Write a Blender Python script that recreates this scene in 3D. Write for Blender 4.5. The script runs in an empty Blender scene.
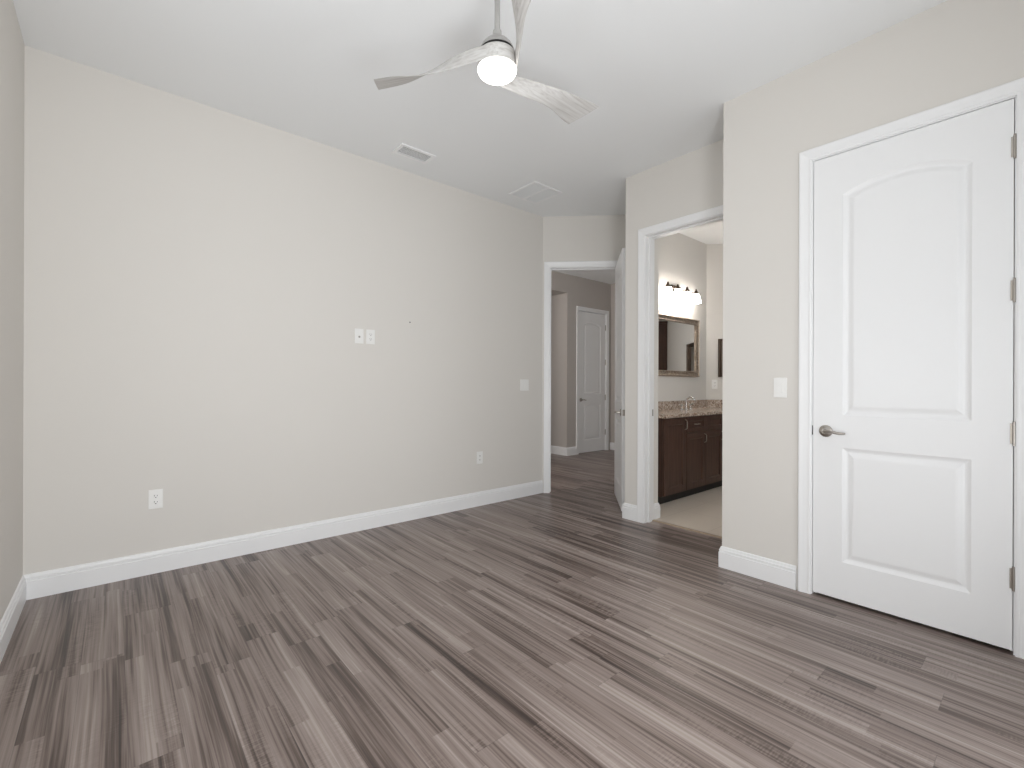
import bpy, bmesh, math, random
from mathutils import Vector, Matrix
from math import sin, cos, pi, radians, sqrt, atan2
S = bpy.context.scene
COL = S.collection
random.seed(4)

# ------------------------------------------------------------------ camera, world, exposure
F_PX, H_CAM, YAW = 464.45, 1.177, radians(49.449)
cam = bpy.data.cameras.new('camera')
cam.sensor_width = 36.0
cam.lens = F_PX / 1024 * 36
cam.shift_y = 0.5 / 1024
cam.clip_start = 0.02
camo = bpy.data.objects.new('camera', cam)
COL.objects.link(camo)
camo.matrix_world = (Matrix.Translation((0, 0, H_CAM)) @ Matrix.Rotation(YAW - pi / 2, 4, 'Z')
                     @ Matrix.Rotation(pi / 2, 4, 'X') @ Matrix.Rotation(0.0036, 4, 'Z'))
S.camera = camo
world = bpy.data.worlds.new('daylight')
S.world = world
world.use_nodes = True
wb = world.node_tree.nodes['Background']
wb.inputs['Color'].default_value = (0.80, 0.90, 1.0, 1)
wb.inputs['Strength'].default_value = 1.0
S.view_settings.view_transform = 'Standard'
S.view_settings.look = 'None'
S.view_settings.gamma = 1.0
S.view_settings.use_curve_mapping = False
S.view_settings.exposure = 0.03

def area(name, loc, direction, sx, sy, power, color=(1, 1, 1)):
    L = bpy.data.lights.new(name, 'AREA')
    L.shape = 'RECTANGLE'
    L.size, L.size_y = sx, sy
    L.energy = power
    L.color = color
    o = bpy.data.objects.new(name, L)
    COL.objects.link(o)
    o.location = loc
    o.rotation_euler = Vector(direction).to_track_quat('-Z', 'Y').to_euler()
    return o

# fill lights at added, unseen windows, positioned for their effect on the rooms
area('south_fill', (0.44, -0.62, 0.98), (0.10, 1, 0.40), 1.1, 1.7, 62, (0.965, 0.982, 1.0))  # main fill; its window is out of view, placed to suit the light
area('south_side_fill', (2.25, -0.60, 0.98), (-0.75, 1, 0.25), 0.6, 1.7, 10, (0.965, 0.982, 1.0))  # added side fill to brighten the west wall
area('west_fill', (-0.54, 1.35, 1.20), (1, 0, 0.9), 1.3, 0.8, 10, (0.965, 0.982, 1.0))  # added fill from the left, tilted up
area('hall_fill', (1.78, 4.5, 1.9), (1, 0, 0.45), 0.9, 0.8, 54, (1.0, 0.965, 0.94))  # added fill for the hall, no visible source
area('bathroom_fill', (4.9, 0.36, 1.95), (0, 1, -0.75), 1.2, 0.9, 14, (0.93, 0.97, 1.0))  # added fill aimed down at the bathroom tile

# ------------------------------------------------------------------ room measures (metres)
YA, XW, YS, XB, XD, HC = 3.63, -0.375, -0.42, 2.994, 3.431, 3.005
DOOR_H = 2.44
R2 = sqrt(0.5)

# ------------------------------------------------------------------ materials
def srgb(r, g, b):
    f = lambda c: (c / 255 / 12.92) if c / 255 <= 0.04045 else ((c / 255 + 0.055) / 1.055) ** 2.4
    return (f(r), f(g), f(b), 1)

def mat(name, col, rough=0.5, metal=0.0, spec=0.5, emit=None, strength=0.0):
    m = bpy.data.materials.new(name)
    m.use_nodes = True
    b = m.node_tree.nodes['Principled BSDF']
    b.inputs['Base Color'].default_value = col
    b.inputs['Roughness'].default_value = rough
    b.inputs['Metallic'].default_value = metal
    b.inputs['Specular IOR Level'].default_value = spec
    if emit:
        b.inputs['Emission Color'].default_value = emit
        b.inputs['Emission Strength'].default_value = strength
    return m

class NT:
    def __init__(self, m):
        self.t = m.node_tree
        self.b = self.t.nodes['Principled BSDF']
    def n(self, kind, **kw):
        nd = self.t.nodes.new(kind)
        for k, v in kw.items():
            if k.startswith('i_'):
                nd.inputs[k[2:]].default_value = v
            else:
                setattr(nd, k, v)
        return nd
    def l(self, a, b):
        self.t.links.new(a, b)
    def math(self, op, a, b=None, c=None):
        nd = self.t.nodes.new('ShaderNodeMath')
        nd.operation = op
        for i, v in enumerate((a, b, c)):
            if v is None:
                continue
            if isinstance(v, (int, float)):
                nd.inputs[i].default_value = v
            else:
                self.l(v, nd.inputs[i])
        return nd.outputs[0]
    def xyz(self, x, y, z):
        nd = self.t.nodes.new('ShaderNodeCombineXYZ')
        for i, v in enumerate((x, y, z)):
            if isinstance(v, (int, float)):
                nd.inputs[i].default_value = v
            else:
                self.l(v, nd.inputs[i])
        return nd.outputs[0]
    def ramp(self, fac, stops):
        nd = self.t.nodes.new('ShaderNodeValToRGB')
        e = nd.color_ramp.elements
        while len(e) < len(stops):
            e.new(0.5)
        for k, (p, c) in enumerate(stops):
            e[k].position = p
            e[k].color = c
        self.l(fac, nd.inputs[0])
        return nd.outputs[0]

def paint(name, col, rough=0.6, bump=0.02, scale=180):
    m = mat(name, col, rough, spec=0.3)
    q = NT(m)
    tc = q.n('ShaderNodeTexCoord')
    nz = q.n('ShaderNodeTexNoise', i_Scale=scale, i_Detail=2.0)
    q.l(tc.outputs['Object'], nz.inputs['Vector'])
    bp = q.n('ShaderNodeBump', i_Strength=bump, i_Distance=0.002)
    q.l(nz.outputs['Fac'], bp.inputs['Height'])
    q.l(bp.outputs['Normal'], q.b.inputs['Normal'])
    return m

def wood_floor():
    m = mat('grey_plank_floor', (0.2, 0.17, 0.16, 1), 0.33, spec=0.65)
    q = NT(m)
    tc = q.n('ShaderNodeTexCoord')
    sp = q.n('ShaderNodeSeparateXYZ')
    q.l(tc.outputs['Object'], sp.inputs[0])
    X, Y = sp.outputs['X'], sp.outputs['Y']
    W, L = 0.140, 1.22
    px = q.math('DIVIDE', q.math('ADD', X, 2 - 0.076), W)
    row = q.math('FLOOR', px)
    fx = q.math('FRACT', px)
    wn = q.n('ShaderNodeTexWhiteNoise', noise_dimensions='1D')
    q.l(row, wn.inputs['W'])
    py = q.math('ADD', q.math('DIVIDE', Y, L), q.math('MULTIPLY', wn.outputs['Value'], 7.31))
    colm = q.math('FLOOR', py)
    fy = q.math('FRACT', py)
    wn2 = q.n('ShaderNodeTexWhiteNoise', noise_dimensions='2D')
    q.l(q.xyz(row, colm, 0), wn2.inputs['Vector'])
    rnd = wn2.outputs['Value']
    off = q.math('MULTIPLY', rnd, 37.0)
    # warp so the grain wanders slightly
    wz = q.n('ShaderNodeTexNoise', i_Scale=1.0, i_Detail=1.0)
    q.l(q.xyz(q.math('MULTIPLY', X, 5.0), q.math('MULTIPLY', Y, 1.6), off), wz.inputs['Vector'])
    Xw = q.math('ADD', X, q.math('MULTIPLY', q.math('SUBTRACT', wz.outputs['Fac'], 0.5), 0.014))
    def streak(sx, sy, det, seed):
        nz = q.n('ShaderNodeTexNoise', i_Scale=1.0, i_Detail=det, i_Roughness=0.55)
        q.l(q.xyz(q.math('MULTIPLY', Xw, sx), q.math('MULTIPLY', Y, sy), q.math('ADD', off, seed)), nz.inputs['Vector'])
        return nz.outputs['Fac']
    broad = streak(22, 0.75, 2, 0.0)
    mid = streak(75, 1.3, 2, 11.3)
    fine = streak(330, 5.0, 2, 23.7)
    # each plank is printed as narrower staves with their own ends
    SW, SL = W / 2, 0.86
    srow = q.math('FLOOR', q.math('DIVIDE', q.math('ADD', X, 2 - 0.076), SW))
    wn3 = q.n('ShaderNodeTexWhiteNoise', noise_dimensions='1D')
    q.l(q.math('ADD', srow, 91.3), wn3.inputs['W'])
    scol = q.math('FLOOR', q.math('ADD', q.math('DIVIDE', Y, SL), q.math('MULTIPLY', wn3.outputs['Value'], 5.17)))
    wn4 = q.n('ShaderNodeTexWhiteNoise', noise_dimensions='3D')
    q.l(q.xyz(srow, scol, row), wn4.inputs['Vector'])
    stave = wn4.outputs['Value']
    off = q.math('ADD', off, q.math('MULTIPLY', stave, 19.0))
    v = q.math('MULTIPLY', q.math('SUBTRACT', broad, 0.5), 1.30)
    mid2 = streak(95, 1.1, 1, 41.0)
    v = q.math('ADD', v, q.math('MULTIPLY', q.math('SUBTRACT', mid2, 0.5), 0.95))
    v = q.math('ADD', v, q.math('MULTIPLY', q.math('SUBTRACT', stave, 0.5), 0.26))
    v = q.math('ADD', v, q.math('MULTIPLY', q.math('SUBTRACT', mid, 0.5), 0.7))
    v = q.math('ADD', v, q.math('MULTIPLY', q.math('SUBTRACT', fine, 0.5), 0.42))
    v = q.math('ADD', v, q.math('MULTIPLY', q.math('SUBTRACT', rnd, 0.5), 0.22))
    v = q.math('ADD', v, 0.52)
    # saw-mark chatter across some planks
    ch = q.n('ShaderNodeTexNoise', i_Scale=1.0, i_Detail=0.0)
    q.l(q.xyz(q.math('MULTIPLY', X, 30.0), q.math('MULTIPLY', Y, 190.0), off), ch.inputs['Vector'])
    cm = q.n('ShaderNodeTexNoise', i_Scale=1.0, i_Detail=0.0)
    q.l(q.xyz(q.math('MULTIPLY', X, 9.0), q.math('MULTIPLY', Y, 2.2), q.math('ADD', off, 5.0)), cm.inputs['Vector'])
    cmask = q.math('MAXIMUM', 0.0, q.math('SUBTRACT', cm.outputs['Fac'], 0.5))
    v = q.math('ADD', v, q.math('MULTIPLY', q.math('SUBTRACT', ch.outputs['Fac'], 0.5), q.math('MULTIPLY', cmask, 1.5)))
    c = q.ramp(v, [(0.0, srgb(54, 41, 37)), (0.27, srgb(94, 79, 72)), (0.50, srgb(132, 117, 110)),
                   (0.78, srgb(151, 137, 130)), (1.0, srgb(171, 158, 151))])
    # joints between planks
    ex = q.math('MULTIPLY', q.math('MINIMUM', fx, q.math('SUBTRACT', 1.0, fx)), W)
    ey = q.math('MULTIPLY', q.math('MINIMUM', fy, q.math('SUBTRACT', 1.0, fy)), L)
    e = q.math('MINIMUM', ex, ey)
    j = q.math('MULTIPLY', q.math('SUBTRACT', 1.0, q.math('MINIMUM', 1.0, q.math('DIVIDE', e, 0.0016))), 0.45)
    mx = q.n('ShaderNodeMixRGB')
    q.l(j, mx.inputs[0])
    q.l(c, mx.inputs[1])
    mx.inputs[2].default_value = srgb(60, 50, 48)
    q.l(mx.outputs[0], q.b.inputs['Base Color'])
    rr = q.math('ADD', 0.30, q.math('MULTIPLY', mid, 0.16))
    q.l(rr, q.b.inputs['Roughness'])
    bp = q.n('ShaderNodeBump', i_Strength=0.12, i_Distance=0.001)
    q.l(q.math('SUBTRACT', v, j), bp.inputs['Height'])
    q.l(bp.outputs['Normal'], q.b.inputs['Normal'])
    return m

def granite():
    m = mat('speckled_granite', (0.5, 0.45, 0.4, 1), 0.18, spec=0.5)
    q = NT(m)
    tc = q.n('ShaderNodeTexCoord')
    vo = q.n('ShaderNodeTexVoronoi', i_Scale=95.0)
    q.l(tc.outputs['Object'], vo.inputs['Vector'])
    nz = q.n('ShaderNodeTexNoise', i_Scale=30.0, i_Detail=4.0)
    q.l(tc.outputs['Object'], nz.inputs['Vector'])
    sc = q.n('ShaderNodeSeparateColor')
    q.l(vo.outputs['Color'], sc.inputs[0])
    v = q.math('ADD', q.math('MULTIPLY', sc.outputs[0], 0.6), q.math('MULTIPLY', nz.outputs['Fac'], 0.5))
    c = q.ramp(v, [(0.1, srgb(70, 55, 48)), (0.35, srgb(140, 116, 100)), (0.6, srgb(190, 172, 156)), (0.9, srgb(226, 216, 204))])
    q.l(c, q.b.inputs['Base Color'])
    return m

def espresso():
    m = mat('espresso_wood', srgb(58, 38, 33), 0.36, spec=0.4)
    q = NT(m)
    tc = q.n('ShaderNodeTexCoord')
    mp = q.n('ShaderNodeMapping')
    mp.inputs['Scale'].default_value = (60, 60, 3)
    q.l(tc.outputs['Object'], mp.inputs[0])
    nz = q.n('ShaderNodeTexNoise', i_Scale=1.0, i_Detail=3.0)
    q.l(mp.outputs[0], nz.inputs['Vector'])
    c = q.ramp(nz.outputs['Fac'], [(0.25, srgb(56, 38, 31)), (0.75, srgb(90, 65, 54))])
    q.l(c, q.b.inputs['Base Color'])
    return m

def whitewashed():
    m = mat('whitewashed_wood', srgb(214, 211, 207), 0.45)
    q = NT(m)
    tc = q.n('ShaderNodeTexCoord')
    mp = q.n('ShaderNodeMapping')
    mp.inputs['Scale'].default_value = (5, 110, 110)
    q.l(tc.outputs['Object'], mp.inputs[0])
    nz = q.n('ShaderNodeTexNoise', i_Scale=1.0, i_Detail=4.0, i_Distortion=0.6)
    q.l(mp.outputs[0], nz.inputs['Vector'])
    c = q.ramp(nz.outputs['Fac'], [(0.3, srgb(176, 172, 168)), (0.45, srgb(194, 191, 187)), (0.65, srgb(206, 204, 201))])
    q.l(c, q.b.inputs['Base Color'])
    return m

def tile():
    m = mat('beige_floor_tile', srgb(205, 192, 178), 0.3)
    q = NT(m)
    tc = q.n('ShaderNodeTexCoord')
    br = q.n('ShaderNodeTexBrick', offset=0.0)
    br.inputs['Scale'].default_value = 1.0
    br.inputs['Brick Width'].default_value = 0.45
    br.inputs['Row Height'].default_value = 0.45
    br.inputs['Mortar Size'].default_value = 0.003
    br.inputs['Color1'].default_value = srgb(224, 212, 198)
    br.inputs['Color2'].default_value = srgb(218, 206, 192)
    br.inputs['Mortar'].default_value = srgb(206, 194, 180)
    q.l(tc.outputs['Object'], br.inputs['Vector'])
    q.l(br.outputs['Color'], q.b.inputs['Base Color'])
    return m

def frame_gold():
    m = mat('antique_silver_frame', srgb(120, 100, 82), 0.35, metal=0.6)
    q = NT(m)
    tc = q.n('ShaderNodeTexCoord')
    nz = q.n('ShaderNodeTexNoise', i_Scale=60.0, i_Detail=3.0)
    q.l(tc.outputs['Object'], nz.inputs['Vector'])
    c = q.ramp(nz.outputs['Fac'], [(0.3, srgb(124, 106, 90)), (0.7, srgb(196, 182, 166))])
    q.l(c, q.b.inputs['Base Color'])
    return m

def pane_mat():
    m = bpy.data.materials.new('clear_window_glass')
    m.use_nodes = True
    t = m.node_tree
    t.nodes.clear()
    o = t.nodes.new('ShaderNodeOutputMaterial')
    mx = t.nodes.new('ShaderNodeMixShader')
    mx.inputs[0].default_value = 0.06
    a = t.nodes.new('ShaderNodeBsdfTransparent')
    g = t.nodes.new('ShaderNodeBsdfGlossy')
    g.inputs['Roughness'].default_value = 0.02
    t.links.new(a.outputs[0], mx.inputs[1])
    t.links.new(g.outputs[0], mx.inputs[2])
    t.links.new(mx.outputs[0], o.inputs[0])
    return m

M = dict(
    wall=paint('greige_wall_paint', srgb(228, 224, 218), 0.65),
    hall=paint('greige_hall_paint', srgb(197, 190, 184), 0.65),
    ceil=paint('flat_white_ceiling_paint', srgb(244, 245, 245), 0.8, 0.05, 90),
    trim=mat('white_semigloss_paint', srgb(247, 247, 247), 0.34, spec=0.45),
    floor=wood_floor(), tile=tile(), granite=granite(), wood=espresso(), fan=whitewashed(),
    fanmetal=mat('pale_satin_metal', srgb(178, 176, 173), 0.4, metal=0.35),
    nickel=mat('satin_nickel', srgb(176, 170, 163), 0.28, metal=1.0),
    chrome=mat('polished_chrome', srgb(225, 225, 225), 0.08, metal=1.0),
    duct=mat('duct_shade_grey', srgb(128, 126, 122), 0.7),  # grey stands in for the shade inside the ducts
    dark=mat('dark_gap', srgb(22, 20, 20), 0.6),
    plate=mat('white_plastic', srgb(246, 245, 242), 0.35),
    slot=mat('dark_slot', srgb(70, 68, 66), 0.5),
    frame=frame_gold(),
    mirror=mat('mirror_glass', (0.9, 0.9, 0.9, 1), 0.01, metal=1.0),
    bronze=mat('brushed_bronze', srgb(92, 78, 68), 0.35, metal=0.9),
    globe=mat('opal_glass_lit', srgb(250, 250, 248), 0.3, emit=(1.0, 0.975, 0.93, 1), strength=4.5),
    shade=mat('frosted_glass_lit', srgb(250, 250, 248), 0.3, emit=(1.0, 0.93, 0.86, 1), strength=23.0),
    strip=mat('tan_threshold', srgb(176, 156, 134), 0.4),
    glass=pane_mat(),
)

# ------------------------------------------------------------------ mesh helpers
def box(bm, x0, x1, y0, y1, z0, z1, bev=0.0):
    vs = [bm.verts.new((x, y, z)) for x in (x0, x1) for y in (y0, y1) for z in (z0, z1)]
    fs = [(0, 1, 3, 2), (4, 6, 7, 5), (0, 4, 5, 1), (2, 3, 7, 6), (0, 2, 6, 4), (1, 5, 7, 3)]
    faces = [bm.faces.new([vs[i] for i in f]) for f in fs]
    if bev:
        es = {e for f in faces for e in f.edges}
        bmesh.ops.bevel(bm, geom=list(es), offset=bev, segments=2, profile=0.6, affect='EDGES')

def prism(bm, pts, z0, z1):
    a = sum(pts[i][0] * pts[(i + 1) % len(pts)][1] - pts[(i + 1) % len(pts)][0] * pts[i][1] for i in range(len(pts)))
    if a < 0:
        pts = pts[::-1]
    lo = [bm.verts.new((x, y, z0)) for x, y in pts]
    hi = [bm.verts.new((x, y, z1)) for x, y in pts]
    n = len(pts)
    bm.faces.new(lo[::-1])
    bm.faces.new(hi)
    for i in range(n):
        bm.faces.new((lo[i], lo[(i + 1) % n], hi[(i + 1) % n], hi[i]))

def lathe(bm, prof, c=(0, 0, 0), axis='Z', seg=32, sx=1, sy=1):
    rings = []
    def put(r, h, a):
        if axis == 'Z':
            return (c[0] + r * cos(a) * sx, c[1] + r * sin(a) * sy, c[2] + h)
        if axis == 'Y':
            return (c[0] + r * cos(a), c[1] + h, c[2] + r * sin(a))
        return (c[0] + h, c[1] + r * cos(a), c[2] + r * sin(a))
    for r, h in prof:
        if r < 1e-6:
            rings.append([bm.verts.new(put(0, h, 0))])
        else:
            rings.append([bm.verts.new(put(r, h, 2 * pi * k / seg)) for k in range(seg)])
    for a, b in zip(rings, rings[1:]):
        for k in range(seg):
            k2 = (k + 1) % seg
            if len(a) == 1 and len(b) == 1:
                continue
            if len(a) == 1:
                bm.faces.new((a[0], b[k], b[k2]))
            elif len(b) == 1:
                bm.faces.new((a[k], b[0], a[k2]))
            else:
                bm.faces.new((a[k], b[k], b[k2], a[k2]))
    for rg, rev in ((rings[0], True), (rings[-1], False)):
        if len(rg) > 1:
            bm.faces.new(rg[::-1] if rev else rg)

def tube(bm, pts, rad, seg=12):
    pts = [Vector(p) for p in pts]
    rads = rad if isinstance(rad, (list, tuple)) else [rad] * len(pts)
    rings = []
    for i, p in enumerate(pts):
        d = (pts[min(i + 1, len(pts) - 1)] - pts[max(i - 1, 0)]).normalized()
        up = Vector((0, 0, 1)) if abs(d.z) < 0.9 else Vector((0, 1, 0))
        a = d.cross(up).normalized()
        b = a.cross(d).normalized()
        rings.append([bm.verts.new(p + (a * cos(2 * pi * k / seg) + b * sin(2 * pi * k / seg)) * rads[i]) for k in range(seg)])
    for a, b in zip(rings, rings[1:]):
        for k in range(seg):
            bm.faces.new((a[k], a[(k + 1) % seg], b[(k + 1) % seg], b[k]))
    bm.faces.new(rings[0][::-1])
    bm.faces.new(rings[-1])

def sweep_plan(bm, path, prof, side=1):
    """profile (distance from wall, height) swept along a plan path with mitred corners"""
    P = [Vector(p) for p in path]
    dirs = [(P[i + 1] - P[i]).normalized() for i in range(len(P) - 1)]
    nor = [Vector((-d.y, d.x)) * side for d in dirs]
    rings = []
    for i, p in enumerate(P):
        if i == 0:
            o = nor[0]
        elif i == len(P) - 1:
            o = nor[-1]
        else:
            o = (nor[i - 1] + nor[i])
            o = o / o.dot(nor[i])
        rings.append([bm.verts.new((p.x + o.x * d, p.y + o.y * d, z)) for d, z in prof])
    n = len(prof)
    for a, b in zip(rings, rings[1:]):
        for k in range(n):
            bm.faces.new((a[k], a[(k + 1) % n], b[(k + 1) % n], b[k]))
    bm.faces.new(rings[0])
    bm.faces.new(rings[-1][::-1])

def obj(name, bm, m, parent=None, smooth=False, kind=None):
    bmesh.ops.recalc_face_normals(bm, faces=bm.faces)
    me = bpy.data.meshes.new(name)
    bm.to_mesh(me)
    bm.free()
    if smooth:
        me.polygons.foreach_set('use_smooth', [True] * len(me.polygons))
        me.set_sharp_from_angle(angle=radians(40))
    for mm in (m if isinstance(m, (list, tuple)) else [m]):
        me.materials.append(mm)
    o = bpy.data.objects.new(name, me)
    COL.objects.link(o)
    o.parent = parent
    if kind:
        o['kind'] = kind
    return o

def B():
    return bmesh.new()

def tag(o, label, cat, group=None, kind=None):
    o['label'] = label
    o['category'] = cat
    if group:
        o['group'] = group
    if kind:
        o['kind'] = kind
    return o

def thing(name, label, cat, loc=(0, 0, 0), rz=0.0, group=None, kind=None):
    o = bpy.data.objects.new(name, None)
    COL.objects.link(o)
    o.location = loc
    o.rotation_euler = (0, 0, rz)
    o.empty_display_size = 0.1
    return tag(o, label, cat, group, kind)

def clone(root, loc, rz, label, group=None):
    """a copy of a thing with copies of its parts and sub-parts"""
    r = root.copy()
    COL.objects.link(r)
    r.location = loc
    r.rotation_euler = (0, 0, rz)
    r['label'] = label
    if group:
        r['group'] = group
    for ch in list(root.children):
        c = ch.copy()
        COL.objects.link(c)
        c.parent = r
        for g in list(ch.children):
            d = g.copy()
            COL.objects.link(d)
            d.parent = c
    return r

def struct(name, bm, m, label=None, cat=None, parent=None, smooth=False):
    o = obj(name, bm, m, parent, smooth, 'structure')
    if label:
        o['label'] = label
        o['category'] = cat
    return o

# ------------------------------------------------------------------ floor, ceiling
bm = B(); box(bm, -0.7, 7.1, -0.7, 6.8, -0.10, 0.0)
struct('floor', bm, M['floor'], 'grey-brown streaked wood plank floor running through bedroom and hall', 'floor')
bm = B(); prism(bm, [(3.575, 1.40), (3.92, 1.40), (3.92, 0.5), (8.4, 0.5), (5.86, 3.0), (4.40, 3.0), (3.78, 2.40), (3.575, 2.40)], 0.0, 0.004)
struct('floor_bathroom', bm, M['tile'], 'beige tile floor inside the bathroom doorway', 'floor')
bm = B(); box(bm, -0.7, 9.0, -0.7, 6.8, HC, HC + 0.10)
struct('ceiling', bm, M['ceil'], 'flat white ceiling above the room', 'ceiling')

# ------------------------------------------------------------------ walls
JT = 0.018
def c_pt(s, d=0.0):            # along the diagonal doorway wall from its left corner, d behind its face
    return (3.54 + R2 * s + R2 * d, 3.63 - R2 * s + R2 * d)
C0, C1 = 0.0840, 0.8132         # clear opening of the hall doorway
CT = 0.12

bm = B(); box(bm, XW - 0.12, 3.54, YA, YA + 0.12, 0, HC)
struct('wall_north', bm, M['wall'], 'long blank greige wall on the left with outlets and cover plates', 'wall')

# west wall with an opening for an added, unseen window
bm = B()
WY0, WY1, WZ0, WZ1 = 0.70, 2.00, 0.80, 2.40
box(bm, XW - 0.12, XW, YS - 0.12, WY0, 0, HC); box(bm, XW - 0.12, XW, WY1, YA, 0, HC)
box(bm, XW - 0.12, XW, WY0, WY1, 0, WZ0); box(bm, XW - 0.12, XW, WY0, WY1, WZ1, HC)
struct('wall_west', bm, M['wall'], 'narrow sliver of greige wall at the left edge', 'wall')
# south wall with openings for two added, unseen windows
SX0, SX1, SZ0, SZ1 = -0.12, 1.02, 0.12, 2.40
bm = B()
box(bm, XW, SX0, YS - 0.12, YS, 0, HC); box(bm, SX1, 1.95, YS - 0.12, YS, 0, HC); box(bm, 2.55, XB + 0.12, YS - 0.12, YS, 0, HC)
box(bm, 1.95, 2.55, YS - 0.12, YS, 0, SZ0); box(bm, 1.95, 2.55, YS - 0.12, YS, SZ1, HC)
box(bm, SX0, SX1, YS - 0.12, YS, 0, SZ0); box(bm, SX0, SX1, YS - 0.12, YS, SZ1, HC)
struct('wall_south', bm, M['wall'], 'greige wall with added windows behind the photographer', 'wall')

def window(name, w, h, mat4, label):  # every window is added out of view to go with a fill light
    bm = B()
    f = 0.05
    box(bm, 0, f, 0, 0.06, 0, h); box(bm, w - f, w, 0, 0.06, 0, h)
    box(bm, f, w - f, 0, 0.06, 0, f); box(bm, f, w - f, 0, 0.06, h - f, h)
    box(bm, f, w - f, 0.01, 0.05, h / 2 - 0.02, h / 2 + 0.02)
    o = struct(name, bm, M['trim'], label, 'window')
    bm = B(); box(bm, f, w - f, 0.028, 0.032, f, h - f)
    obj('pane', bm, M['glass'], o)
    o.matrix_world = mat4
window('added_window_1', SX1 - SX0, SZ1 - SZ0, Matrix.Translation((SX0, YS - 0.10, SZ0)), 'added unseen white framed window in the wall behind the photographer')
window('added_window_5', 0.60, SZ1 - SZ0, Matrix.Translation((1.95, YS - 0.10, SZ0)), 'added unseen narrow white framed window right of the photographer')
window('added_window_2', WY1 - WY0, WZ1 - WZ0, Matrix.Translation((XW - 0.04, WY0, WZ0)) @ Matrix.Rotation(pi / 2, 4, 'Z'), 'added unseen white framed window beside the photographer')

# closet wall (right) with its return into the alcove
DY0, DY1 = 0.1155, 0.8890       # clear opening of closet door (Y)
bm = B()
prism(bm, [(XB, DY1 + JT), (XB, 1.40), (XD, 1.40), (XD, 1.28), (XB + 0.12, 1.28), (XB + 0.12, DY1 + JT)], 0, HC)
box(bm, XB, XB + 0.12, YS, DY0 - JT, 0, HC)
box(bm, XB, XB + 0.12, DY0 - JT, DY1 + JT, DOOR_H + 0.004 + JT, HC)
struct('wall_east', bm, M['wall'], 'greige wall holding the white closet door on the right', 'wall')
bm = B()
box(bm, XD, 3.92, 1.28, 1.40, 0, HC); box(bm, 3.80, 3.92, -0.54, 1.28, 0, HC); box(bm, XB + 0.12, 3.80, -0.54, YS, 0, HC)
struct('wall_closet', bm, M['wall'], 'inner wall of the closet behind the closed door', 'wall')

# bathroom doorway wall and the angled wall that carries on to the hall doorway
BY0, BY1, BD = 1.50, 2.266, 0.133
bm = B()
prism(bm, [(XD, BY1 + JT), (XD, 2.472), (3.70, 2.472), (4.285, 3.057), (4.34, 2.94), (3.76, 2.36), (3.66, 2.36), (3.66, BY1 + JT)], 0, HC)
box(bm, XD, XD + BD, 1.40, BY0 - JT, 0, HC)
box(bm, XD, XD + BD, BY0 - JT, BY1 + JT, DOOR_H + 0.004 + JT, HC)
struct('wall_bathroom_doorway', bm, M['wall'], 'greige wall around the bathroom doorway in the far corner', 'wall')

# diagonal wall with the hall doorway
bm = B()
prism(bm, [c_pt(0), c_pt(C0 - JT), c_pt(C0 - JT, CT), c_pt(-0.05, CT), (3.54, 3.75)], 0, HC)
prism(bm, [c_pt(C1 + JT), c_pt(0.94), c_pt(0.94, CT), c_pt(C1 + JT, CT)], 0, HC)
prism(bm, [c_pt(C0 - JT), c_pt(C1 + JT), c_pt(C1 + JT, CT), c_pt(C0 - JT, CT)], DOOR_H + 0.004 + JT, HC)
struct('wall_northeast', bm, M['wall'], 'short angled greige wall above the hall doorway', 'wall')

# bathroom shell
GY = 2.94
bm = B(); box(bm, 4.36, 6.1, GY, GY + 0.12, 0, HC)
struct('wall_bathroom_north', bm, M['wall'], 'bathroom wall behind the vanity, framed mirror and light', 'wall')
bm = B(); prism(bm, [(5.83, 2.94), (8.38, 0.39), (8.47, 0.48), (5.92, 3.03)], 0, HC)
struct('wall_bathroom_east', bm, M['wall'], 'angled bathroom wall at the end of the vanity', 'wall')
bm = B()
box(bm, 3.92, 4.3, 0.38, 0.50, 0, HC); box(bm, 5.5, 8.6, 0.38, 0.50, 0, HC)
box(bm, 4.3, 5.5, 0.38, 0.50, 0, 1.4); box(bm, 4.3, 5.5, 0.38, 0.50, 2.4, HC)
struct('wall_bathroom_south', bm, M['wall'], 'bathroom wall with an added window opposite the vanity', 'wall')
window('added_window_3', 1.2, 1.0, Matrix.Translation((4.3, 0.42, 1.4)), 'added unseen white framed window in the bathroom wall opposite the vanity')  # added window, goes with the bathroom fill

# hall shell
FY = 5.25
HX0, HX1 = 5.983, 6.713         # hall door clear opening
bm = B()
prism(bm, [(5.69, FY), (HX0 - JT, FY), (HX0 - JT, FY + 0.12), (5.81, FY + 0.12), (5.81, 6.5), (5.69, 6.5)], 0, HC)
box(bm, HX1 + JT, 6.97, FY, FY + 0.12, 0, HC)
box(bm, HX0 - JT, HX1 + JT, FY, FY + 0.12, DOOR_H + JT, HC)
box(bm, 4.40, 5.69, FY, 6.5, 2.70, HC)
box(bm, 1.9, 4.40, FY, 6.5, 0, HC)
box(bm, 4.40, 5.69, 6.5, 6.62, 0, HC)
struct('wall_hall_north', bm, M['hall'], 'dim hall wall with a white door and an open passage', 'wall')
bm = B(); box(bm, 6.85, 6.97, 3.12, FY, 0, HC); box(bm, HX0 - 0.1, 6.97, FY + 0.40, FY + 0.5, 0, HC)
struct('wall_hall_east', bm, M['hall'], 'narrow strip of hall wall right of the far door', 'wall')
bm = B()
box(bm, 1.9, 2.02, 3.75, 4.0, 0, HC); box(bm, 1.9, 2.02, 5.0, FY, 0, HC)
box(bm, 1.9, 2.02, 4.0, 5.0, 0, 0.85); box(bm, 1.9, 2.02, 4.0, 5.0, 2.35, HC)
struct('wall_hall_west', bm, M['hall'], 'hall end wall with an added window', 'wall')
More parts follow.
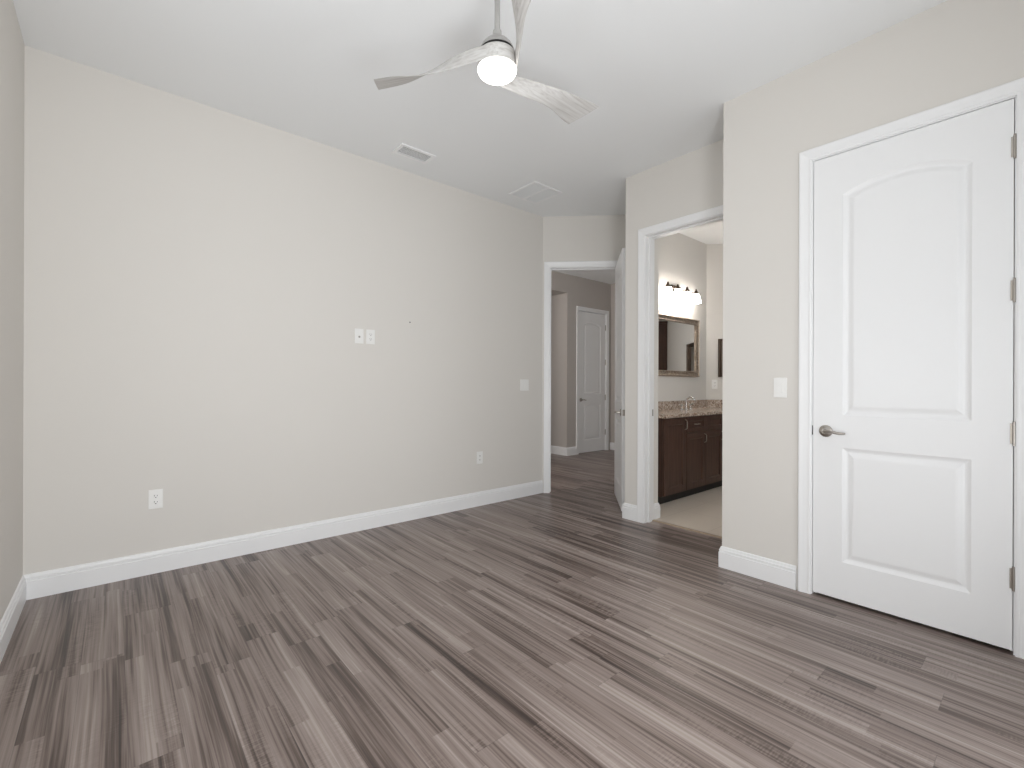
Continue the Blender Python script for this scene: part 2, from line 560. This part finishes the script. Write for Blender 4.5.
window('added_window_4', 1.0, 1.5, Matrix.Translation((1.99, 4.0, 0.85)) @ Matrix.Rotation(pi / 2, 4, 'Z'), 'added unseen white framed window at the hidden end of the hall')  # added window, goes with the hall fill

# ------------------------------------------------------------------ baseboards
PB = [(0, 0), (0.015, 0), (0.016, 0.098), (0.0115, 0.1005), (0.0115, 0.104), (0.0135, 0.106), (0.0135, 0.116), (0.009, 0.119), (0.0085, 0.123), (0.006, 0.132), (0.0, 0.136)]
def baseboard(name, paths, side, label):
    bm = B()
    for p in paths:
        sweep_plan(bm, p, PB, side)
    return struct(name, bm, M['trim'], label, 'baseboard')
baseboard('baseboard_north', [[(XW, YA), (3.54, YA)]], -1, 'white baseboard along the long left wall')
baseboard('baseboard_west', [[(XW, YS), (XW, YA)]], -1, 'white baseboard on the wall sliver at the left edge')
baseboard('baseboard_east', [[(XB, DY1 + 0.078), (XB, 1.40), (XD, 1.40)], [(XB, YS), (XB, DY0 - 0.067)]], 1, 'white baseboard wrapping the wall corner beside the closet door')
baseboard('baseboard_south', [[(XB, YS), (SX1, YS)]], -1, 'white baseboard behind the photographer')
baseboard('baseboard_bathroom_doorway', [[(XD, BY1 + 0.067), (XD, 2.472), (3.70, 2.472), (4.18, 2.942)]], 1, 'white baseboard on the wall corner between the two doorways')
baseboard('baseboard_bathroom', [[(3.66, 2.36), (3.66, BY1 + JT), (XD + BD, BY1 + JT)]], 1, 'short white baseboard just inside the bathroom doorway')
baseboard('baseboard_hall_north', [[(5.69, 6.5), (5.69, FY), (HX0 - 0.067, FY)]], -1, 'white baseboard left of the far hall door')
baseboard('baseboard_hall_east', [[(6.85, FY), (6.85, 3.12)]], -1, 'white baseboard right of the far hall door')

# ------------------------------------------------------------------ door frames
PC = [(0.005, 0.0), (0.005, 0.009), (0.010, 0.0115), (0.016, 0.0115), (0.020, 0.010), (0.042, 0.013), (0.054, 0.016), (0.062, 0.017), (0.067, 0.015), (0.067, 0.0)]
def door_frame(name, W, H, depth, mat4, label, stop=None, back=False):
    """origin at the left foot of the clear opening as the viewer faces it; x right, y into the wall"""
    bm = B()
    def leg(flip):
        path = [(0, 0), (0, 1), (1, 1), (1, 0)]
        rings = []
        for k in range(4):
            r = []
            for w, d in PC:
                x = -w if k < 2 else W + w
                z = 0 if k in (0, 3) else H + w
                y = -d if not flip else depth + d
                r.append(bm.verts.new((x, y, z)))
            rings.append(r)
        n = len(PC)
        for a, b in zip(rings, rings[1:]):
            for k in range(n):
                bm.faces.new((a[k], a[(k + 1) % n], b[(k + 1) % n], b[k]))
        bm.faces.new(rings[0]); bm.faces.new(rings[-1][::-1])
    leg(False)
    if back:
        leg(True)
    box(bm, -JT, 0, 0, depth, 0, H); box(bm, W, W + JT, 0, depth, 0, H); box(bm, -JT, W + JT, 0, depth, H, H + JT)
    if stop:
        a, b = stop
        box(bm, 0, 0.011, a, b, 0, H - 0.011); box(bm, W - 0.011, W, a, b, 0, H - 0.011); box(bm, 0, W, a, b, H - 0.011, H)
    o = struct(name, bm, M['trim'], label, 'door frame')
    o.matrix_world = mat4
    return o

def frame_at(x, y, rz):
    return Matrix.Translation((x, y, 0)) @ Matrix.Rotation(rz, 4, 'Z')

MAT_CLOSET = frame_at(XB, DY1, -pi / 2)
MAT_BATH = frame_at(XD, BY1, -pi / 2)
p = c_pt(C0); MAT_C = frame_at(p[0], p[1], -pi / 4)
MAT_HALL = frame_at(HX0, FY, 0)
door_frame('trim_1', DY1 - DY0, DOOR_H + 0.004, 0.12, MAT_CLOSET, 'white casing around the closed closet door at the right', (0.040, 0.075))
tb = door_frame('trim_2', BY1 - BY0, DOOR_H + 0.004, BD, MAT_BATH, 'white casing around the open bathroom doorway', (0.045, 0.09))
tc_ = door_frame('trim_3', C1 - C0, DOOR_H + 0.004, CT, MAT_C, 'white casing around the open hall doorway', (0.045, 0.085), back=True)
door_frame('trim_4', HX1 - HX0, DOOR_H, 0.12, MAT_HALL, 'white casing around the door at the end of the hall')

def strike(parent, W, z, y):
    bm = B(); box(bm, -0.0005, 0.0018, y - 0.014, y + 0.014, z - 0.028, z + 0.028)
    box(bm, 0.0018, 0.0022, y - 0.007, y + 0.007, z - 0.012, z + 0.012)
    obj('strike_plate', bm, M['nickel'], parent)['label'] = 'satin nickel strike plate'
strike(tb, 0, 0.937, 0.108)
strike(tc_, 0, 0.937, 0.024)

bm = B(); sweep_plan(bm, [(3.545, BY0), (3.545, BY1)], [(0, 0), (-0.035, 0), (-0.035, 0.003), (-0.026, 0.007), (-0.008, 0.007), (0, 0.003)], 1)
struct('trim_5', bm, M['strip'], 'tan transition strip where wood floor meets bathroom tile', 'threshold')

# ------------------------------------------------------------------ panel doors
def door_leaf_bm(W, H, T):
    bm = B()
    xl, xr = 0.138, W - 0.130
    zl0, zl1, zu0, zs = 0.203, 0.822, 0.998, 2.194
    rise = 0.062
    w = xr - xl
    R = (w * w / 4 + rise * rise) / (2 * rise)
    cz = zs + rise - R
    cx = (xl + xr) / 2
    N = 20
    def outline(kind, d):
        if kind == 'low':
            return [(xl + d, zl0 + d), (xr - d, zl0 + d), (xr - d, zl1 - d), (xl + d, zl1 - d)]
        pts = [(xl + d, zu0 + d), (xr - d, zu0 + d)]
        r = R - d
        for k in range(N + 1):
            x = (xr - d) + (xl - xr + 2 * d) * k / N
            pts.append((x, cz + sqrt(r * r - (x - cx) ** 2)))
        return pts
    rings = [(0.0, 0.0), (0.007, 0.0045), (0.014, 0.0085), (0.022, 0.0105), (0.030, 0.009), (0.046, 0.003), (0.054, 0.002)]
    for yf, sg in ((0.0, 1), (T, -1)):
        def face(pts):
            bm.faces.new([bm.verts.new((x, yf, z)) for x, z in pts])
        face([(0, 0), (xl, 0), (xl, H), (0, H)])
        face([(xr, 0), (W, 0), (W, H), (xr, H)])
        face([(xl, 0), (xr, 0), (xr, zl0), (xl, zl0)])
        face([(xl, zl1), (xr, zl1), (xr, zu0), (xl, zu0)])
        arch = outline('up', 0)[2:]
        for a, b in zip(arch, arch[1:]):
            face([b, a, (a[0], H), (b[0], H)])
        for kind in ('low', 'up'):
            rr = [[bm.verts.new((x, yf + sg * d, z)) for x, z in outline(kind, o)] for o, d in rings]
            n = len(rr[0])
            for a, b in zip(rr, rr[1:]):
                for k in range(n):
                    bm.faces.new((a[k], a[(k + 1) % n], b[(k + 1) % n], b[k]))
            bm.faces.new(rr[-1])
    def q(*v):
        bm.faces.new([bm.verts.new(a) for a in v])
    q((0, 0, 0), (0, T, 0), (0, T, H), (0, 0, H)); q((W, 0, 0), (W, 0, H), (W, T, H), (W, T, 0))
    q((0, 0, 0), (W, 0, 0), (W, T, 0), (0, T, 0)); q((0, 0, H), (0, T, H), (W, T, H), (W, 0, H))
    bmesh.ops.remove_doubles(bm, verts=bm.verts, dist=1e-5)
    return bm

def lever_bm(x, z, y, out, dirx):
    """rose and lever; out = -1 towards the viewer, +1 behind; lever points along dirx"""
    bm = B()
    prof = [(0.0, 0.0), (0.031, 0.0), (0.033, 0.003), (0.031, 0.008), (0.024, 0.0115), (0.013, 0.013), (0.012, 0.042), (0.0, 0.043)]
    lathe(bm, [(r, h * out) for r, h in prof], (x, y, z), 'Y', 24)
    pts, rad = [], []
    for k in range(13):
        t = k / 12
        pts.append((x + dirx * (0.002 + 0.098 * t), y + out * (0.040 + 0.010 * sin(pi * t)), z + 0.003 * sin(2 * pi * t) - 0.004 * t))
        rad.append(0.0095 - 0.0035 * t if k < 12 else 0.004)
    tube(bm, pts, rad, 10)
    return bm

def hinge_bm(x, y, z, h=0.092):
    bm = B()
    lathe(bm, [(0, -h / 2), (0.0065, -h / 2), (0.0065, h / 2), (0, h / 2)], (x, y - 0.003, z), 'Z', 12)
    for s in (-1, 1):
        lathe(bm, [(0, -0.004), (0.0045, -0.004), (0.0045, 0.004), (0, 0.004)], (x, y - 0.003, z + s * (h / 2 + 0.003)), 'Z', 12)
    box(bm, x - 0.012, x + 0.010, y - 0.002, y + 0.002, z - h / 2 + 0.002, z + h / 2 - 0.002)
    return bm

def panel_door(name, W, H, mat4, label, hinge='right', handles=(0.920,), both=False, hinges=(2.222, 1.592, 0.963, 0.328), show_hinges=True, latch=False, T=0.035):
    o = struct(name, door_leaf_bm(W, H, T), M['trim'], label, 'door')
    hx = 0.062 if hinge == 'right' else W - 0.062
    dx = 1 if hinge == 'right' else -1
    z = handles[0] - 0.012
    obj('door_handle', lever_bm(hx, z, 0, -1, dx), M['nickel'], o, True)['label'] = 'satin nickel lever handle'
    if both:
        obj('door_handle', lever_bm(hx, z, T, 1, dx), M['nickel'], o, True)['label'] = 'satin nickel lever handle on the far face'
    if show_hinges:
        x = W + 0.003 if hinge == 'right' else -0.003
        for hz in hinges:
            obj('hinge', hinge_bm(x, -0.002, hz - 0.012), M['nickel'], o, True)['label'] = 'satin nickel butt hinge'
    ex = 0.0 if hinge == 'right' else W
    if latch:
        bm = B()
        box(bm, ex - 0.0012, ex + 0.0012, 0.005, T - 0.005, z - 0.028, z + 0.028)
        box(bm, min(ex, ex - dx * 0.012), max(ex, ex - dx * 0.012), T / 2 - 0.006, T / 2 + 0.006, z - 0.009, z + 0.009)
        obj('latch_plate', bm, M['nickel'], o)['label'] = 'satin nickel latch plate on the door edge'
    else:
        bm = B()
        box(bm, ex - 0.0048 if hinge == 'right' else ex, ex if hinge == 'right' else ex + 0.0048, -0.0015, 0.012, z - 0.026, z + 0.026)
        obj('latch_plate', bm, M['dark'], o)['label'] = 'dark latch in the gap beside the door'
    o.matrix_world = mat4
    return o

panel_door('door_1', DY1 - DY0 - 0.006, DOOR_H - 0.018, MAT_CLOSET @ Matrix.Translation((0.003, 0.001, 0.018)),
           'closed white two-panel closet door with arched top panel at the right')
rz = atan2(2.595 - 3.08, 3.555 - 4.09)
panel_door('door_2', 0.722, DOOR_H - 0.012, frame_at(4.09, 3.08, rz) @ Matrix.Translation((0, 0, 0.012)),
           'open white door seen nearly edge-on in the hall doorway', hinge='left', both=True, show_hinges=False, latch=True)
panel_door('door_3', HX1 - HX0 - 0.006, DOOR_H - 0.022, MAT_HALL @ Matrix.Translation((0.003, 0.012, 0.012)),
           'closed white two-panel door at the far end of the hall', hinges=(2.2, 1.58, 0.95, 0.33))

# ------------------------------------------------------------------ plates on the walls
def plate_bm(w=0.072, h=0.118):
    bm = B(); box(bm, -w / 2, w / 2, -0.006, 0.0, -h / 2, h / 2, 0.003)
    return bm

def outlet(name, loc, rz, label):
    t = thing(name, label, 'outlet', loc, rz)
    obj('cover_plate', plate_bm(), M['plate'], t)
    bm = B(); box(bm, -0.0175, 0.0175, -0.008, -0.0055, -0.034, 0.034, 0.001)
    rec = obj('receptacle', bm, M['plate'], t)
    bm = B()
    for s in (-1, 1):
        zc = s * 0.019
        box(bm, -0.0085, -0.0060, -0.0086, -0.0078, zc - 0.001, zc + 0.008)
        box(bm, 0.0060, 0.0085, -0.0086, -0.0078, zc - 0.001, zc + 0.006)
        lathe(bm, [(0, -0.0086), (0.0030, -0.0086), (0.0030, -0.0078), (0, -0.0078)], (0, 0, zc - 0.008), 'Y', 10)
    obj('slots', bm, M['slot'], rec)
    return t

def switch(name, loc, rz, label, gangs=1):
    t = thing(name, label, 'light switch', loc, rz)
    obj('cover_plate', plate_bm(0.072 + 0.046 * (gangs - 1)), M['plate'], t)
    for g in range(gangs):
        xc = (g - (gangs - 1) / 2) * 0.046
        bm = B()
        pts = [(-0.0055, -0.033), (-0.0105, -0.033), (-0.0068, 0.0), (-0.0075, 0.033), (-0.0055, 0.033)]
        a = [bm.verts.new((xc - 0.0165, y, z)) for y, z in pts]; b = [bm.verts.new((xc + 0.0165, y, z)) for y, z in pts]
        bm.faces.new(a); bm.faces.new(b[::-1])
        for k in range(5):
            bm.faces.new((a[k], b[k], b[(k + 1) % 5], a[(k + 1) % 5]))
        obj('rocker', bm, M['plate'], t)
        for s in (-1, 1):
            bm = B()
            lathe(bm, [(0, -0.0068), (0.003, -0.0068), (0.003, -0.0055), (0, -0.0055)], (xc, 0, s * 0.048), 'Y', 10)
            obj('screw', bm, M['plate'], t)
    return t

outlet('wall_outlet', (0.196, YA, 0.458), 0, 'white duplex outlet low on the long wall near the left corner')
outlet('wall_outlet', (2.694, YA, 0.466), 0, 'white duplex outlet low on the long wall below the light switch')
switch('light_switch', (3.276, YA, 1.172), 0, 'white double rocker switch on the long wall beside the hall doorway', 2)
switch('light_switch', (XB, 1.056, 1.164), -pi / 2, 'white rocker switch beside the closet door')
outlet('wall_outlet', (5.905, 2.865, 1.19), -pi / 4, 'white outlet on the bathroom wall beside the second mirror')
t = thing('cable_plate', 'white cover plate with central cable jack, left of the high pair on the long wall', 'cover plate', (1.489, YA, 1.561))
obj('cover_plate', plate_bm(), M['plate'], t)
bm = B(); lathe(bm, [(0, -0.014), (0.0045, -0.014), (0.0055, -0.009), (0.008, -0.008), (0.008, -0.005), (0, -0.005)], (0, 0, -0.006), 'Y', 12)
obj('cable_jack', bm, M['nickel'], t)['label'] = 'small metal cable jack'
outlet('wall_outlet', (1.584, YA, 1.561), 0, 'white duplex outlet high on the long wall, right of the pair')
bm = B()
lathe(bm, [(0, -0.0012), (0.004, -0.0012), (0.006, 0.0), (0, 0.0)], (1.941, YA, 1.712), 'Y', 10)
tag(obj('screw_hole', bm, M['slot']), 'small dark screw hole in the long wall right of the cover plates', 'screw hole')
bm = B()
for k, (x, z, r) in enumerate([(1.958, 1.690, 0.012), (1.972, 1.695, 0.010), (1.985, 1.700, 0.008), (1.953, 1.668, 0.010)]):
    lathe(bm, [(0, -0.0015), (r * 0.6, -0.0012), (r, 0.0), (0, 0.0)], (x, YA, z), 'Y', 14)
tag(obj('patch_mark', bm, M['wall']), 'faint filler patch beside the screw hole on the long wall', 'patch')

# ------------------------------------------------------------------ ceiling vents
t = thing('ceiling_vent', 'small white louvred supply vent in the ceiling near the long wall', 'vent', (1.80, 3.303, HC))
bm = B()
w, d, e = 0.152, 0.083, 0.026
for a in ((-w, w, -d, -d + e), (-w, w, d - e, d), (-w, -w + e, -d + e, d - e), (w - e, w, -d + e, d - e)):
    box(bm, *a, -0.010, -0.0005)
obj('frame', bm, M['trim'], t)
bm = B()
for k in range(9):
    y = -d + e + 0.004 + k * 0.0138
    vs = [bm.verts.new(c) for c in ((-w + e, y, -0.004), (w - e, y, -0.004), (w - e, y + 0.0036, -0.0062), (-w + e, y + 0.0036, -0.0062),
                                    (-w + e, y + 0.001, -0.0035), (w - e, y + 0.001, -0.0035), (w - e, y + 0.0046, -0.0057), (-w + e, y + 0.0046, -0.0057))]
    for f in ((0, 1, 2, 3), (4, 7, 6, 5), (0, 4, 5, 1), (2, 6, 7, 3), (0, 3, 7, 4), (1, 5, 6, 2)):
        bm.faces.new([vs[i] for i in f])
obj('louvre', bm, M['ceil'], t)
bm = B(); box(bm, -w + e, w - e, -d + e, d - e, -0.0015, -0.0005)
obj('duct_shade', bm, M['duct'], t)  # flat sheet coloured as the shade behind the supply louvres

t = thing('return_grille', 'large square white return grille in the ceiling before the hall doorway', 'vent', (3.043, 3.222, HC))
bm = B()
w, e = 0.183, 0.022
for a in ((-w, w, -w, -w + e), (-w, w, w - e, w), (-w, -w + e, -w + e, w - e), (w - e, w, -w + e, w - e), (-0.012, 0.012, -w + e, w - e)):
    box(bm, *a, -0.009, -0.0005)
obj('frame', bm, M['trim'], t)
bm = B()
for s in (-1, 1):
    x0, x1 = (0.012, w - e) if s > 0 else (-w + e, -0.012)
    for k in range(22):
        y = -w + e + 0.002 + k * 0.0145
        box(bm, x0, x1, y, y + 0.009, -0.007, -0.003)
obj('louvre', bm, M['ceil'], t)
bm = B(); box(bm, -w + e, w - e, -w + e, w - e, -0.002, -0.0005)
obj('duct_shade', bm, M['duct'], t)  # same painted shade behind the return louvres

# ------------------------------------------------------------------ ceiling fan
FX, FYF = 1.285, 1.611
fan = thing('ceiling_fan', 'whitewashed three-blade ceiling fan with lit opal globe on a short rod', 'ceiling fan', (FX, FYF, HC))
Z = lambda z: z - HC
bm = B(); lathe(bm, [(0, -0.001), (0.065, -0.001), (0.065, -0.02), (0.055, -0.045), (0.03, -0.058), (0.0, -0.058)], (0, 0, 0), 'Z', 32)
obj('canopy', bm, M['fanmetal'], fan, True)
bm = B(); lathe(bm, [(0, Z(2.70)), (0.0125, Z(2.70)), (0.0125, -0.05), (0, -0.05)], (0, 0, 0), 'Z', 20)
obj('downrod', bm, M['fanmetal'], fan, True)
bm = B(); lathe(bm, [(0, Z(2.742)), (0.019, Z(2.742)), (0.020, Z(2.712)), (0.034, Z(2.704)), (0.054, Z(2.690)), (0.069, Z(2.672)), (0.076, Z(2.656)), (0.077, Z(2.653)), (0.0, Z(2.653))], (0, 0, 0), 'Z', 40)
obj('motor_cap', bm, M['fanmetal'], fan, True)
bm = B(); lathe(bm, [(0, Z(2.654)), (0.074, Z(2.654)), (0.074, Z(2.640)), (0.0, Z(2.640))], (0, 0, 0), 'Z', 40)
obj('gap_ring', bm, M['dark'], fan, True)['label'] = 'dark gap ring under the cap'
bm = B(); lathe(bm, [(0, Z(2.641)), (0.078, Z(2.641)), (0.083, Z(2.637)), (0.085, Z(2.628)), (0.086, Z(2.576)), (0.085, Z(2.571)), (0, Z(2.571))], (0, 0, 0), 'Z', 48)
obj('hub', bm, M['fan'], fan, True)
bm = B()
prof = [(0.087 * cos(a), Z(2.571) + 0.040 * sin(a)) for a in [-pi / 2 + (pi / 2) * k / 14 for k in range(15)]]
prof[0] = (0.0, prof[0][1])
lathe(bm, prof + [(0, Z(2.571))], (0, 0, 0), 'Z', 48)
obj('light_globe', bm, M['globe'], fan, True)['label'] = 'glowing white opal glass globe'

def blade_bm():
    bm = B()
    N, K = 36, 10
    sm = lambda t: t * t * (3 - 2 * t)
    rings = []
    for i in range(N + 1):
        s = i / N
        r = 0.0 + 0.606 * s
        pitch = radians(84 + (20 - 84) * sm(min(1, max(0, (s - 0.12) / 0.70))))
        if s < 0.45:
            c = 0.066 + (0.078 - 0.066) * sm(s / 0.45)
        else:
            c = 0.078 + (0.160 - 0.078) * sm((s - 0.45) / 0.55)
        yc = 0.078 * (1 - sm(min(1, s / 0.75)))
        zc = 2.604 + 0.004 * sm(s)
        th = 0.013 - 0.006 * s
        if s < 0.03:
            th = 0.008
        cd = Vector((0, cos(pitch), -sin(pitch)))
        nd = Vector((0, sin(pitch), cos(pitch)))
        skew = -0.033 * sm(max(0, (s - 0.55) / 0.45))
        ring = []
        for k in range(2 * K):
            a = 2 * pi * k / (2 * K)
            u, v = cos(a), sin(a)
            p = Vector((r, yc, Z(zc))) + cd * (u * c / 2) + nd * (v * th / 2 * (1 - 0.0 * u)) + Vector((skew * u * 2 * 0.5, 0, 0))
            ring.append(bm.verts.new(p))
        rings.append(ring)
    n = 2 * K
    for a, b in zip(rings, rings[1:]):
        for k in range(n):
            bm.faces.new((a[k], a[(k + 1) % n], b[(k + 1) % n], b[k]))
    bm.faces.new(rings[0][::-1]); bm.faces.new(rings[-1])
    return bm
b0 = obj('blade', blade_bm(), M['fan'], fan, True)
base = YAW - pi / 2
for k, a in enumerate((164.5, 42.5, -76.5)):
    b = b0 if k == 0 else b0.copy()
    if k:
        COL.objects.link(b)
    b.rotation_euler = (0, 0, radians(a) + base)

# ------------------------------------------------------------------ bathroom vanity
VY = 2.45                         # face of the cabinet
VX0, VX1 = 4.03, 6.05
bm = B()
prism(bm, [(VX0, VY + 0.02), (VX0, 2.585), (4.365, 2.92), (4.365, 2.936), (5.82, 2.936), (6.28, 2.476), (6.28, VY + 0.02)], 0.09, 0.855)
van = obj('vanity_cabinet', bm, M['wood'])
tag(van, 'dark espresso bathroom vanity cabinet with panelled doors under granite top', 'vanity')
bm = B(); prism(bm, [(VX0 + 0.02, VY + 0.07), (VX0 + 0.02, 2.575), (4.38, 2.90), (5.8, 2.90), (6.15, VY + 0.07)], 0.0, 0.09)
obj('toe_kick', bm, M['dark'], van)['label'] = 'near-black recessed toe kick'

def shaker_bm(x0, x1, z0, z1, y=VY, f=0.062):
    bm = B()
    box(bm, x0, x0 + f, y, y + 0.02, z0, z1); box(bm, x1 - f, x1, y, y + 0.02, z0, z1)
    box(bm, x0 + f, x1 - f, y, y + 0.02, z0, z0 + f); box(bm, x0 + f, x1 - f, y, y + 0.02, z1 - f, z1)
    a = [(x0 + f, z0 + f), (x1 - f, z0 + f), (x1 - f, z1 - f), (x0 + f, z1 - f)]
    rings = []
    for ins, dp in ((0, 0.0), (0.010, 0.010), (0.012, 0.012)):
        rings.append([bm.verts.new((x + (ins if i in (0, 3) else -ins), y + dp, z + (ins if i < 2 else -ins))) for i, (x, z) in enumerate(a)])
    for p_, q_ in zip(rings, rings[1:]):
        for k in range(4):
            bm.faces.new((p_[k], p_[(k + 1) % 4], q_[(k + 1) % 4], q_[k]))
    bm.faces.new(rings[-1])
    return bm

def pull_bm(x, z, vertical, L=0.10, y=VY):
    bm = B()
    d = (0, 0, 1) if vertical else (1, 0, 0)
    pts = []
    for k in range(11):
        u = -1 + 2 * k / 10
        yy = y - 0.024 * (1 - u ** 8)
        pts.append((x + d[0] * u * L / 2, yy, z + d[2] * u * L / 2))
    tube(bm, pts, 0.005, 10)
    return bm

seams = [4.036, 4.456, 4.858, 5.265, 5.668]
d = obj('cabinet_door', shaker_bm(seams[0], seams[1] - 0.006, 0.10, 0.848), M['wood'], van)
obj('pull_handle', pull_bm(seams[1] - 0.035, 0.775, True, 0.105), M['nickel'], d, True)
for k in range(1, 4):
    x0, x1 = seams[k] + 0.002, seams[k + 1] - 0.006
    d = obj('cabinet_drawer', shaker_bm(x0, x1, 0.690, 0.848, f=0.040), M['wood'], van)
    if k == 1:
        obj('pull_handle', pull_bm((x0 + x1) / 2, 0.770, False, 0.09), M['nickel'], d, True)
    d = obj('cabinet_door', shaker_bm(x0, x1, 0.10, 0.682), M['wood'], van)
    obj('pull_handle', pull_bm(x1 - 0.030 if k != 2 else x0 + 0.030 + 0.33, 0.610, True, 0.095), M['nickel'], d, True)

bm = B()
prism(bm, [(VX0 - 0.02, VY - 0.025), (VX0 - 0.02, 2.60), (4.355, 2.936), (5.825, 2.936), (6.33, 2.431), (6.33, VY - 0.025)], 0.856, 0.890)
top = obj('countertop', bm, M['granite'])
tag(top, 'speckled beige and brown granite countertop on the dark vanity', 'countertop')
bm = B()
prism(bm, [(4.355, 2.918), (4.355, 2.938), (5.83, 2.938), (6.33, 2.438), (6.316, 2.424), (5.822, 2.918)], 0.8905, 0.99)
obj('backsplash', bm, M['granite'], top)

# faucet
fc = thing('faucet', 'chrome two-handle faucet standing on the granite countertop', 'faucet', (5.04, 2.78, 0.8905))
bm = B()
lathe(bm, [(0, 0), (0.028, 0), (0.028, 0.006), (0.016, 0.012), (0.014, 0.03), (0, 0.03)], (0, 0, 0), 'Z', 20)
obj('base', bm, M['chrome'], fc, True)
bm = B()
tube(bm, [(0, 0, 0.02), (0, 0, 0.09), (0, -0.01, 0.125), (0, -0.035, 0.145), (0, -0.07, 0.145), (0, -0.10, 0.125), (0, -0.112, 0.10)], [0.014, 0.013, 0.012, 0.012, 0.0115, 0.011, 0.011], 14)
obj('spout', bm, M['chrome'], fc, True)
for s in (-1, 1):
    bm = B()
    lathe(bm, [(0, 0), (0.026, 0), (0.026, 0.006), (0.015, 0.014), (0.014, 0.045), (0.017, 0.05), (0.012, 0.062), (0, 0.064)], (s * 0.10, 0, 0), 'Z', 18)
    tube(bm, [(s * 0.10, 0, 0.055), (s * 0.145, -0.005, 0.066), (s * 0.165, -0.005, 0.068)], [0.008, 0.007, 0.005], 10)
    obj('handle', bm, M['chrome'], fc, True)

# ------------------------------------------------------------------ framed mirrors
def framed_mirror(w, h, loc, rz, label, fw, fmat):
    t = thing('framed_mirror', label, 'mirror', loc, rz)
    bm = B()
    prof = [(0.0, 0.0), (0.0, 0.030), (0.012, 0.036), (fw * 0.3, 0.028), (fw * 0.5, 0.022), (fw * 0.75, 0.020), (fw * 0.85, 0.026), (fw * 0.95, 0.024), (fw, 0.010), (fw, 0.0)]
    rings = []
    for cx, cz in ((-1, -1), (1, -1), (1, 1), (-1, 1)):
        rings.append([bm.verts.new((cx * (w / 2 - o), -d - 0.001, cz * (h / 2 - o))) for o, d in prof])
    n = len(prof)
    for i in range(4):
        a, b = rings[i], rings[(i + 1) % 4]
        for k in range(n):
            bm.faces.new((a[k], a[(k + 1) % n], b[(k + 1) % n], b[k]))
    obj('frame', bm, fmat, t)
    bm = B(); box(bm, -w / 2 + fw - 0.004, w / 2 - fw + 0.004, -0.008, -0.001, -h / 2 + fw - 0.004, h / 2 - fw + 0.004)
    obj('mirror_glass', bm, M['mirror'], t)
    return t
framed_mirror(1.15, 0.712, (5.020, GY, 1.637), 0, 'wide mirror in ornate antique silver frame under the vanity light', 0.068, M['frame'])
framed_mirror(0.66, 0.49, (5.935 + 0.33 * R2, 2.835 - 0.33 * R2, 1.53), -pi / 4, 'dark framed mirror at the right end of the vanity', 0.06, M['bronze'])

# ------------------------------------------------------------------ vanity light
vl = thing('vanity_light', 'four-shade bronze vanity light glowing above the framed mirror', 'wall light', (5.055, GY, 2.30))
bm = B(); box(bm, -0.11, 0.11, -0.022, -0.001, -0.055, 0.055, 0.006)
obj('backplate', bm, M['bronze'], vl)
bm = B(); tube(bm, [(-0.36, -0.10, -0.018), (-0.2, -0.10, -0.012), (0, -0.10, -0.010), (0.2, -0.10, -0.012), (0.36, -0.10, -0.018)], 0.006, 10)
tube(bm, [(0, -0.02, 0.0), (0, -0.07, -0.004), (0, -0.10, -0.010)], 0.008, 10)
obj('crossbar', bm, M['bronze'], vl, True)
for k in range(4):
    x = -0.315 + 0.21 * k
    bm = B(); lathe(bm, [(0, 0.034), (0.007, 0.034), (0.010, 0.026), (0.014, 0.012), (0.028, -0.012), (0.036, -0.022), (0.036, -0.028), (0, -0.028)], (x, -0.10, 0.01), 'Z', 20)
    c = obj('socket_cup', bm, M['bronze'], vl, True)
    bm = B(); lathe(bm, [(0.034, -0.0285), (0.044, -0.06), (0.052, -0.10), (0.060, -0.135), (0.057, -0.135), (0.0, -0.12)], (x, -0.10, 0.01), 'Z', 24)
    obj('glass_shade', bm, M['shade'], c, True)

# ------------------------------------------------------------------ tall linen cabinet seen in the mirror
lc = thing('linen_cabinet', 'tall dark espresso cabinet seen only reflected in the framed mirror', 'cabinet', (7.26, 1.51, 0.0), -pi / 4)
bm = B(); box(bm, 0.0, 0.55, -0.40, -0.005, 0.10, 2.24); box(bm, 0.02, 0.53, -0.34, -0.02, 0.0, 0.10); box(bm, -0.02, 0.57, -0.42, -0.005, 2.24, 2.28)
obj('body', bm, M['wood'], lc)
for z0, z1 in ((0.12, 1.0), (1.02, 2.22)):
    d = obj('cabinet_door', shaker_bm(0.015, 0.535, z0, z1, y=-0.42), M['wood'], lc)
    obj('pull_handle', pull_bm(0.05, z0 + 0.6 if z0 < 0.5 else z0 + 0.15, True, 0.1, y=-0.42), M['nickel'], d, True)
